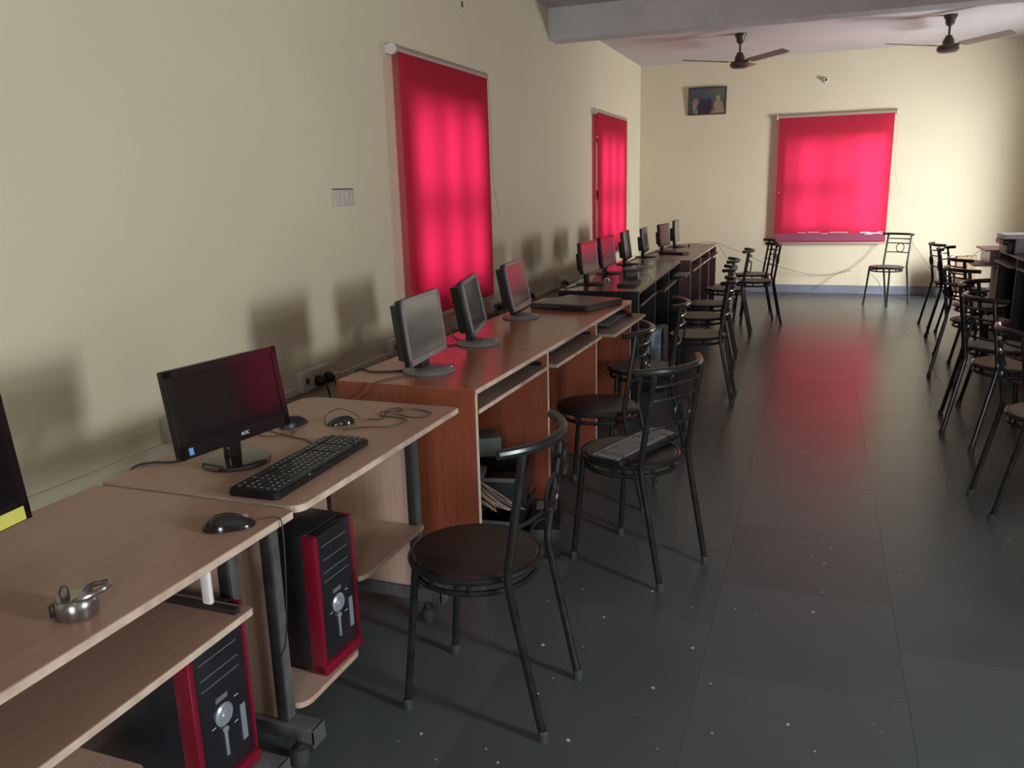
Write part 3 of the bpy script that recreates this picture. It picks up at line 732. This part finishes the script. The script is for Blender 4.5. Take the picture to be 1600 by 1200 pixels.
mouse('dark brown mouse with a tangled cable on the light wood table', (-1.330, 2.035, .7505), math.radians(215), .78, glos_m)
mouse('black mouse half hidden behind the nearest whole monitor', (-1.465, 1.985, .7505), math.radians(80), .95)
mouse('black mouse beside the keyboard on the far pull-out shelf', (-1.03, 4.74, .672), math.radians(100), .8)

def cable(label, pts, r=.0028, m=None, sub=6, name='cable', cat='cable'):
    return tag(MB().tube(smoothpath(pts, sub), r, 6).build(name, m or cable_m), label, cat)
Z = .7535
cable('thin black mouse cable hanging over the edge of the nearest light wood table', [(-1.092, 1.322, .758), (-1.075, 1.345, .757), (-1.062, 1.352, .7545), (-1.050, 1.350, .735), (-1.052, 1.345, .60), (-1.08, 1.36, .45), (-1.14, 1.40, .36)], .0018)
cable('tangled brown mouse cable on the light wood table', [(-1.298, 2.058, .762), (-1.27, 2.10, Z), (-1.235, 2.11, Z), (-1.261, 2.205, Z), (-1.242, 2.24, Z), (-1.21, 2.20, Z + .003), (-1.24, 2.15, Z + .004), (-1.20, 2.235, Z), (-1.118, 2.218, Z), (-1.113, 2.166, Z), (-1.158, 2.154, Z), (-1.262, 2.179, Z + .003), (-1.25, 2.14, Z), (-1.206, 2.14, Z), (-1.15, 2.119, Z), (-1.165, 2.044, Z), (-1.236, 2.017, Z), (-1.288, 1.976, Z)], .0018, brcable_m)
cable('loop of brown cable over the small dark mouse', [(-1.36, 2.00, Z), (-1.375, 2.02, .775), (-1.355, 2.06, .79), (-1.32, 2.08, .778), (-1.29, 2.09, Z)], .0016, brcable_m)
cable('black power cable from the nearest whole monitor over the table rear edge', [(-1.44, 1.63, .80), (-1.55, 1.60, Z + .002), (-1.615, 1.565, Z + .002), (-1.645, 1.53, .748), (-1.65, 1.51, .70), (-1.66, 1.50, .5)], .0035)
cable('thin keyboard cable behind the nearest keyboard', [(-1.265, 1.80, .758), (-1.33, 1.855, Z), (-1.42, 1.88, Z), (-1.52, 1.915, Z), (-1.60, 1.93, Z)], .0018)
cable('brown mouse cable by the half hidden mouse', [(-1.44, 1.945, Z), (-1.41, 1.90, Z), (-1.46, 1.86, Z), (-1.55, 1.87, Z)], .0016, brcable_m)
cable('black cable from the first monitor of the red-brown desk to the rear edge', [(-1.44, 2.78, Z), (-1.50, 2.74, Z), (-1.60, 2.70, Z), (-1.66, 2.73, Z), (-1.69, 2.72, .74), (-1.72, 2.73, .6)], .0035)
cable('dark cable hanging over the near end of the red-brown desk', [(-1.42, 2.72, Z), (-1.47, 2.62, Z), (-1.495, 2.55, Z), (-1.50, 2.529, .7515), (-1.52, 2.527, .72), (-1.56, 2.524, .69), (-1.58, 2.52, .66)], .0022, brcable_m)
cable('black cable between the first two monitors of the red-brown desk', [(-1.47, 3.32, Z), (-1.56, 3.25, Z), (-1.63, 3.20, Z), (-1.675, 3.22, .748), (-1.70, 3.24, .6)], .0032)
cable('thin black cable behind the middle monitor of the red-brown desk', [(-1.50, 3.34, Z), (-1.56, 3.42, Z), (-1.62, 3.50, Z), (-1.67, 3.60, .745), (-1.70, 3.62, .62)], .0028)
cable('black cable behind the flat black box', [(-1.53, 4.08, Z), (-1.57, 4.30, Z), (-1.60, 4.60, Z), (-1.55, 4.85, Z), (-1.45, 4.99, Z)], .003)
cable('black cable loops by the first monitor of the black desk', [(-1.57, 5.70, Z), (-1.60, 5.50, Z), (-1.63, 5.40, Z), (-1.66, 5.55, .80), (-1.70, 5.62, .74), (-1.74, 5.6, .6)], .004)
cable('tangle of cable between the first two monitors of the black desk', [(-1.55, 5.85, Z), (-1.50, 5.95, .79), (-1.45, 6.02, Z), (-1.50, 6.10, .80), (-1.56, 6.15, Z), (-1.58, 6.30, .79), (-1.62, 6.40, Z)], .0035)
cable('thin cable curling on the front of the black desk', [(-1.28, 6.02, Z), (-1.21, 6.10, .775), (-1.16, 6.05, .77), (-1.14, 5.95, Z)], .002)
cable('black cable running along the rear edge of the dark red desk', [(-1.60, 7.2, Z), (-1.64, 7.5, Z), (-1.635, 8.0, Z), (-1.60, 8.5, Z), (-1.58, 8.9, Z), (-1.54, 9.3, Z), (-1.50, 9.65, Z)], .004)
cable('thin cable leaving the far end of the dark red desk towards the chairs', [(-1.50, 9.70, Z), (-1.32, 9.74, .757), (-1.22, 9.80, .77), (-1.09, 9.86, .745), (-1.00, 10.2, .67), (-.85, 10.6, .57), (-.62, 10.9, .42), (-.45, 11.1, .36), (-.30, 11.28, .30), (-.05, 11.33, .24), (.20, 11.33, .25), (.42, 11.32, .30)], .0028, gal_m)
cable('second thin cable drooping from the dark red desk corner', [(-1.10, 9.76, .752), (-1.075, 9.79, .72), (-1.03, 9.9, .62), (-.99, 10.0, .50), (-.97, 10.1, .3), (-.95, 10.2, .004)], .0024, gal_m)
cable('thin cable running up the far wall behind the lone chair', [(-.40, 11.0, .004), (-.15, 11.2, .004), (.05, 11.33, .10), (.25, 11.34, .26), (.42, 11.34, .33), (.60, 11.345, .50), (.72, 11.345, .66)], .0026, gal_m)
cable('thin cable sagging from the lone chair side down to the floor', [(.60, 11.30, .30), (.72, 11.2, .20), (.80, 11.0, .06), (1.0, 10.9, .004), (1.2, 10.8, .004)], .0026, gal_m)
cable('thin cable along the far wall right of the lone chair', [(1.05, 11.345, .72), (1.15, 11.345, .58), (1.28, 11.34, .40), (1.36, 11.34, .28)], .0024, gal_m)

# flat box, small items on desks -------------------------------------------------
t = thing('recorder_box', 'flat black electronic box at the far end of the red-brown desk', 'electronic box', (-1.315, 4.58, .7505), math.radians(-14))
MB().prism([(-.19, -.20), (.17, -.17), (.20, .20), (-.17, .21)], 0, .036, bev=.004).build('casing', mat('box_top', (.034, .022, .018), .32), t)
MB().box((-.17, -.196, .008), (.155, -.188, .026)).build('front_panel', plast_m, t, smooth=False)
MB().box((-.15, -.1985, .020), (.0, -.196, .023)).build('trim_line', grey_m, t, smooth=False)
t = thing('power_adapter', 'black upright adapter box on the black desk beside the small keyboard', 'adapter', (-1.285, 5.93, .7505), math.radians(20))
MB().box((-.045, -.06, 0), (.045, .06, .075), bev=.006).build('case', plast_m, t)
MB().box((-.05, -.065, .072), (.06, .075, .088), bev=.004).build('lid', plast_m, t)
MB().box((.045, -.03, .02), (.048, .03, .05)).build('face_plate', grey_m, t, smooth=False)
t = thing('cable_clip', 'small silver cable clip under the first monitor of the black desk', 'clip', (-1.45, 5.88, .7505), .3)
MB().tube(smoothpath([(-.02, 0, .003), (-.012, 0, .018), (.008, 0, .02), (.02, 0, .003)]), .0022, 6).build('wire', led_m, t)
MB().box((-.022, -.006, 0), (.022, .006, .003)).build('foot', grey_m, t)
t = thing('rubber_stopper', 'tiny dark round object on the dark red desk near the last monitor', 'stopper', (-1.36, 9.33, .7505))
MB().lathe([(0, 0), (.014, 0), (.012, .02), (0, .022)], 12).build('body', plast_m, t)
MB().lathe([(0, .022), (.006, .022), (.005, .028), (0, .028)], 10).build('tip', plast_m, t)
t = thing('mouse_pad', 'grey mouse pad on the black desk beside the third monitor', 'mouse pad', (-1.40, 6.98, .7505), .1)
MB().prism(rrect(-.09, -.11, .09, .11, (.015,) * 4), 0, .004).build('pad', grey_m, t)

# padlock on the near table -------------------------------------------------------
t = thing('padlock', 'round worn steel padlock with a ring shackle on the near light wood table', 'padlock', (-1.140, .905, .7505), math.radians(22))
MB().lathe([(0, 0), (.029, 0), (.033, .003), (.034, .016), (.033, .029), (.029, .034), (0, .035)], 28).build('body', steel_m, t)
MB().tube(smoothpath([(.006, -.020, .030), (.014, -.024, .038), (.034, -.022, .044), (.054, -.008, .050), (.056, .010, .051), (.040, .022, .047), (.016, .024, .040), (.006, .018, .031)]), .0046, 8).build('shackle', steel_m, t)
MB().tube([(-.014, -.004, .033), (-.016, -.004, .045), (-.015, -.002, .054)], [.007, .0085, .005], 10).build('keyway_knob', brcable_m, t, label='small brown knob')
MB().box((-.037, -.020, .004), (-.028, -.002, .026), bev=.002).build('hinge', dsteel_m, t)

# ------------------------------------------------------------------ towers
def tower(label, loc, rz, H=.406, Wd=.18, D=.42):
    """front face at x=0 facing +x, near side y=0"""
    t = thing('computer_tower', label, 'computer tower', loc, rz, 'red and black computer towers under the light wood tables')
    MB().box((-D, 0, .012), (-.035, Wd, H), bev=.003).build('case', towb_m, t)
    f = MB().box((-.035, .014, .02), (-.002, Wd - .006, H - .004), bev=.004).build('front_panel', towb_m, t)
    for s in (0, 1):
        y0, ww = (0, .016) if s == 0 else (Wd - .006, .006)
        MB().box((-.040, y0, .0), (.004, y0 + ww, H), bev=.0025).build('side_strip', tred_m, t, label='glossy red side strip')
    MB().box((-.040, .0, .0), (.012, Wd, .032), bev=.006).build('bottom_strip', tred_m, t, label='glossy red bottom strip')
    for z in (.365, .325, .288, .262):
        MB().box((-.0025, .035, z - .001), (-.0012, Wd - .03, z + .0012)).build('drive_line', grey_m, f, smooth=False)
    MB().lathe([(0, -.002), (.026, -.002), (.027, .002), (.022, .006), (.010, .005), (.009, .009), (0, .010)], 24, (0, .088, .178), 'x').build('power_dial', silver_m, f, label='silver power dial')
    MB().box((-.002, .084, .075), (.002, .092, .135), bev=.001).lathe([(0, 0), (.008, 0), (.008, .004), (0, .005)], 12, (-.001, .088, .140), 'x').build('reset_stem', silver_m, f, label='silver stem under the dial')
    MB().box((-.002, .070, .212), (-.0006, .106, .224)).build('badge', grey_m, f, smooth=False, label='small grey badge')
    MB().box((-.002, .140, .075), (-.0008, .156, .165)).build('spec_sticker', silver_m, f, smooth=False, label='pale spec sticker')
    for (y, z) in ((.05, .16), (.126, .196), (.118, .135)): MB().box((-.002, y, z), (-.0012, y + .012, z + .002)).build('mark', ink_m, f, smooth=False)
    for (x, y) in ((-.05, .02), (-.05, Wd - .03), (-D + .04, .02), (-D + .04, Wd - .03)):
        MB().lathe([(0, 0), (.012, 0), (.012, .013), (0, .013)], 10, (x, y + .005, 0)).build('foot', rub_m, t)
    return t
tower('black computer tower with red trim beside the first chair, under the second light wood table', (-1.196, 1.655, .1505), math.radians(-2))
tower('black computer tower with red trim at the bottom left, under the nearest light wood table', (-1.165, 1.145, .1505), math.radians(-1))

# junk under the red-brown desk ---------------------------------------------------
def opencase(label, loc, rz, L, Wd, H, paper=False):
    t = thing('open_computer_case', label, 'computer case', loc, rz, 'discarded cases under the red-brown desk')
    th = .006
    MB().box((0, 0, 0), (L, Wd, th)).box((0, 0, 0), (L, th, H)).box((0, Wd - th, 0), (L, Wd, H * .8)).box((0, 0, 0), (th, Wd, H)).box((L - th, 0, 0), (L, Wd, H)).build('casing', towb_m, t, smooth=False)
    MB().box((L * .15, Wd * .2, th), (L * .5, Wd * .75, H * .75), bev=.004).build('power_supply', gal_m, t)
    MB().box((L * .55, Wd * .3, th), (L * .9, Wd * .7, H * .6), bev=.004).build('drive_cage', dsteel_m, t)
    MB().box((0, -.002, H - .012), (L, .004, H + .004)).build('rim', gal_m, t, smooth=False)
    if paper: MB().box((L * .70, Wd * .05, H), (L * .92, Wd * .42, H + .002)).build('label_sheet', grey_m, t, smooth=False, label='grey label sheet')
    return t
opencase('black open computer case lying under the near bay of the red-brown desk', (-1.43, 2.70, 0), math.radians(6), .385, .40, .17)
opencase('upper dusty open case stacked in the near bay of the red-brown desk', (-1.42, 2.78, .176), math.radians(12), .38, .34, .13)
t = thing('battery_box', 'low black box with a grey label on top, beside the second chair legs', 'box', (-1.005, 2.80, 0), math.radians(16))
MB().box((0, 0, 0), (.125, .33, .125), bev=.006).build('case', plast_m, t)
MB().box((.02, .21, .125), (.105, .30, .1265)).build('label_sheet', grey_m, t, smooth=False, label='grey paper label')
MB().box((.124, .05, .05), (.127, .12, .09)).build('socket_panel', grey_m, t, smooth=False)
t = thing('card_box', 'dusty green grey power unit on top of the open cases', 'power unit', (-1.36, 3.03, .31), math.radians(30))
MB().box((0, 0, 0), (.15, .14, .085), bev=.006).build('case', mat('dusty_green', (.06, .07, .06), .6), t)
MB().box((.03, -.001, .02), (.04, .001, .07)).build('slot', slot_m, t, smooth=False)
mb = MB(); random.seed(3)
for k in range(16):
    x0, y0 = -1.36 + random.random() * .12, 2.70 + random.random() * .06
    mb.tube(smoothpath([(x0, y0, .30 + random.random() * .02), (x0 + .08, y0 - .02, .315 + random.random() * .02), (x0 + .16 + random.random() * .05, y0 - .03, .27), (x0 + .20 + random.random() * .05, y0 - .01, .22 + random.random() * .03)], 4), .0022, 5)
o = mb.build('wire_bundle', copper_m); tag(o, 'bundle of tan wires spilling from the open cases', 'wires'); o['kind'] = 'stuff'
cable('black cable draped over the low boxes under the red-brown desk', [(-1.00, 2.76, .004), (-.97, 2.74, .16), (-.93, 2.80, .18), (-.92, 2.78, .10), (-.88, 2.72, .004)], .003)

# dark tower with bluish sheet under the black desk
t = thing('computer_tower', 'black tower with a torn bluish paper on its side, under the black desk', 'computer tower', (-1.03, 5.60, 0.0), 0)
MB().box((-.35, 0, .005), (.04, .19, .46), bev=.004).build('case', towb_m, t)
MB().box((.04, .01, .01), (.055, .18, .455), bev=.003).build('front_panel', plast_m, t)
mb = MB(); pts = [(-.03, .46 - .02), (.035, .46 - .03), (.037, .36), (.03, .35), (.032, .33), (.015, .315), (.01, .32), (-.01, .31), (-.028, .325)]
vs = [mb.bm.verts.new((x, -.0015, z)) for x, z in pts]; mb.bm.faces.new(vs)
r = bmesh.ops.extrude_face_region(mb.bm, geom=mb.bm.faces[:])
for v in [g for g in r['geom'] if isinstance(g, bmesh.types.BMVert)]: v.co.y -= .001
mb.build('paper_sheet', bpaper_m, t, smooth=False, label='torn bluish paper')

# ------------------------------------------------------------------ right side: small table, printer, box
t = thing('printer', 'grey printer with a paper stack on the end of the right black desk', 'printer', (1.600, 8.42, .7505), 0)
MB().box((.05, 0, 0), (.46, .38, .13), bev=.008).build('body', mat('printer_grey', (.30, .27, .27), .5), t)
MB().box((-.01, .005, .0), (.05, .375, .105), bev=.010).build('front', plast_m, t)
MB().box((-.045, .01, .075), (.05, .37, .125), bev=.012).build('output_lip', plast_m, t)
for k in range(5):
    MB().box((-.045 + .012 * (k % 3), .01 + .006 * k, .131 + .0075 * k), (.38 + .01 * k, .34 + .004 * k, .1375 + .0075 * k)).build('paper_ream', paper_m, t, smooth=False)
t = thing('scanner', 'pale grey device at the right picture edge on the right black desk', 'office device', (1.70, 7.72, .7505), 0)
MB().box((0, 0, 0), (.42, .40, .15), bev=.012).build('body', mat('device_grey', (.34, .31, .29), .5), t)
MB().box((.01, .01, .15), (.41, .39, .18), bev=.008).build('lid', mat('device_lid', (.42, .38, .34), .5), t)
MB().box((-.002, .05, .05), (.0, .10, .09)).build('button_panel', plast_m, t, smooth=False)
t = thing('printer_table', 'dark brown small table with a tan pedestal beyond the right black desk', 'table', (1.53, 9.06, 0), 0)
MB().prism(rrect(0, 0, .52, .55, (.01,) * 4), .722, .738, bev=.001).build('tabletop', dred_m, t)
MB().box((.05, .03, .60), (.50, .53, .722)).build('drawer_box', dred_m, t, smooth=False)
MB().box((.046, .03, .60), (.05, .53, .722)).build('drawer_front', dredtop_m, t, smooth=False)
MB().prism(rrect(-.08, .02, .42, .54, (.02,) * 4), .575, .592, bev=.001).build('keyboard_shelf', shelf_m, t)
MB().box((.11, .22, .03), (.17, .28, .575), bev=.002).build('pedestal', lwv_m, t)
MB().box((.20, .18, .03), (.46, .20, .575), bev=.002).build('side_panel', lwv_m, t)
MB().box((.02, .20, 0), (.48, .30, .03), bev=.003).build('foot', dsteel_m, t)
cable('thin cable hanging from the small table keyboard shelf', [(1.52, 9.10, .745), (1.46, 9.12, .70), (1.42, 9.20, .61), (1.47, 9.3, .52), (1.42, 9.5, .42), (1.36, 9.8, .2), (1.33, 10, .005)], .0026, gal_m)
t = thing('cardboard_box', 'tall tan cardboard box standing on the floor in front of the far wall', 'box', (1.545, 10.85, 0), math.radians(4))
MB().box((0, 0, 0), (.11, .10, .52), bev=.002).box((.115, .01, 0), (.22, .10, .53), bev=.002).build('carton', card_m, t, smooth=False)
MB().box((.108, -.001, .05), (.112, .002, .50)).build('seam', slot_m, t, smooth=False)
MB().box((.0, .02, .52), (.11, .09, .523)).build('flap', card_m, t, smooth=False)

# litter on the floor ------------------------------------------------------------
random.seed(11); mb = MB()
spots = [(-.49, 2.68), (-.36, 2.10), (-.30, 2.35), (.06, 2.7), (-.18, 2.64), (-.13, 2.62), (-.82, 2.5), (-.75, 2.62), (-.74, 2.22), (.10, 3.1), (-.62, 2.45), (-.55, 1.80), (-.70, 1.66), (-.86, 1.62), (-.95, 1.70), (-1.0, 1.52), (-.9, 1.48), (-.62, 2.25), (-.2, 1.95), (.0, 2.05)]
for k in range(58):
    if k < len(spots): x, y = spots[k]; x += random.uniform(-.02, .02)
    else: x, y = random.uniform(-1.05, .9), 1.4 + random.random() ** 1.3 * 4.5
    r = random.uniform(.0015, .0052) * (1.25 if k < 20 else .8); n = 6; a0 = random.random() * PI
    pts = [(x + r * random.uniform(.6, 1.3) * math.cos(a0 + 2 * PI * j / n), y + r * random.uniform(.6, 1.3) * math.sin(a0 + 2 * PI * j / n)) for j in range(n)]
    mb.prism(pts, .0002, .0022)
o = mb.build('floor_litter', dirt_m, smooth=False); tag(o, 'scattered pale crumbs and paper bits on the dark stone floor', 'litter'); o['kind'] = 'stuff'
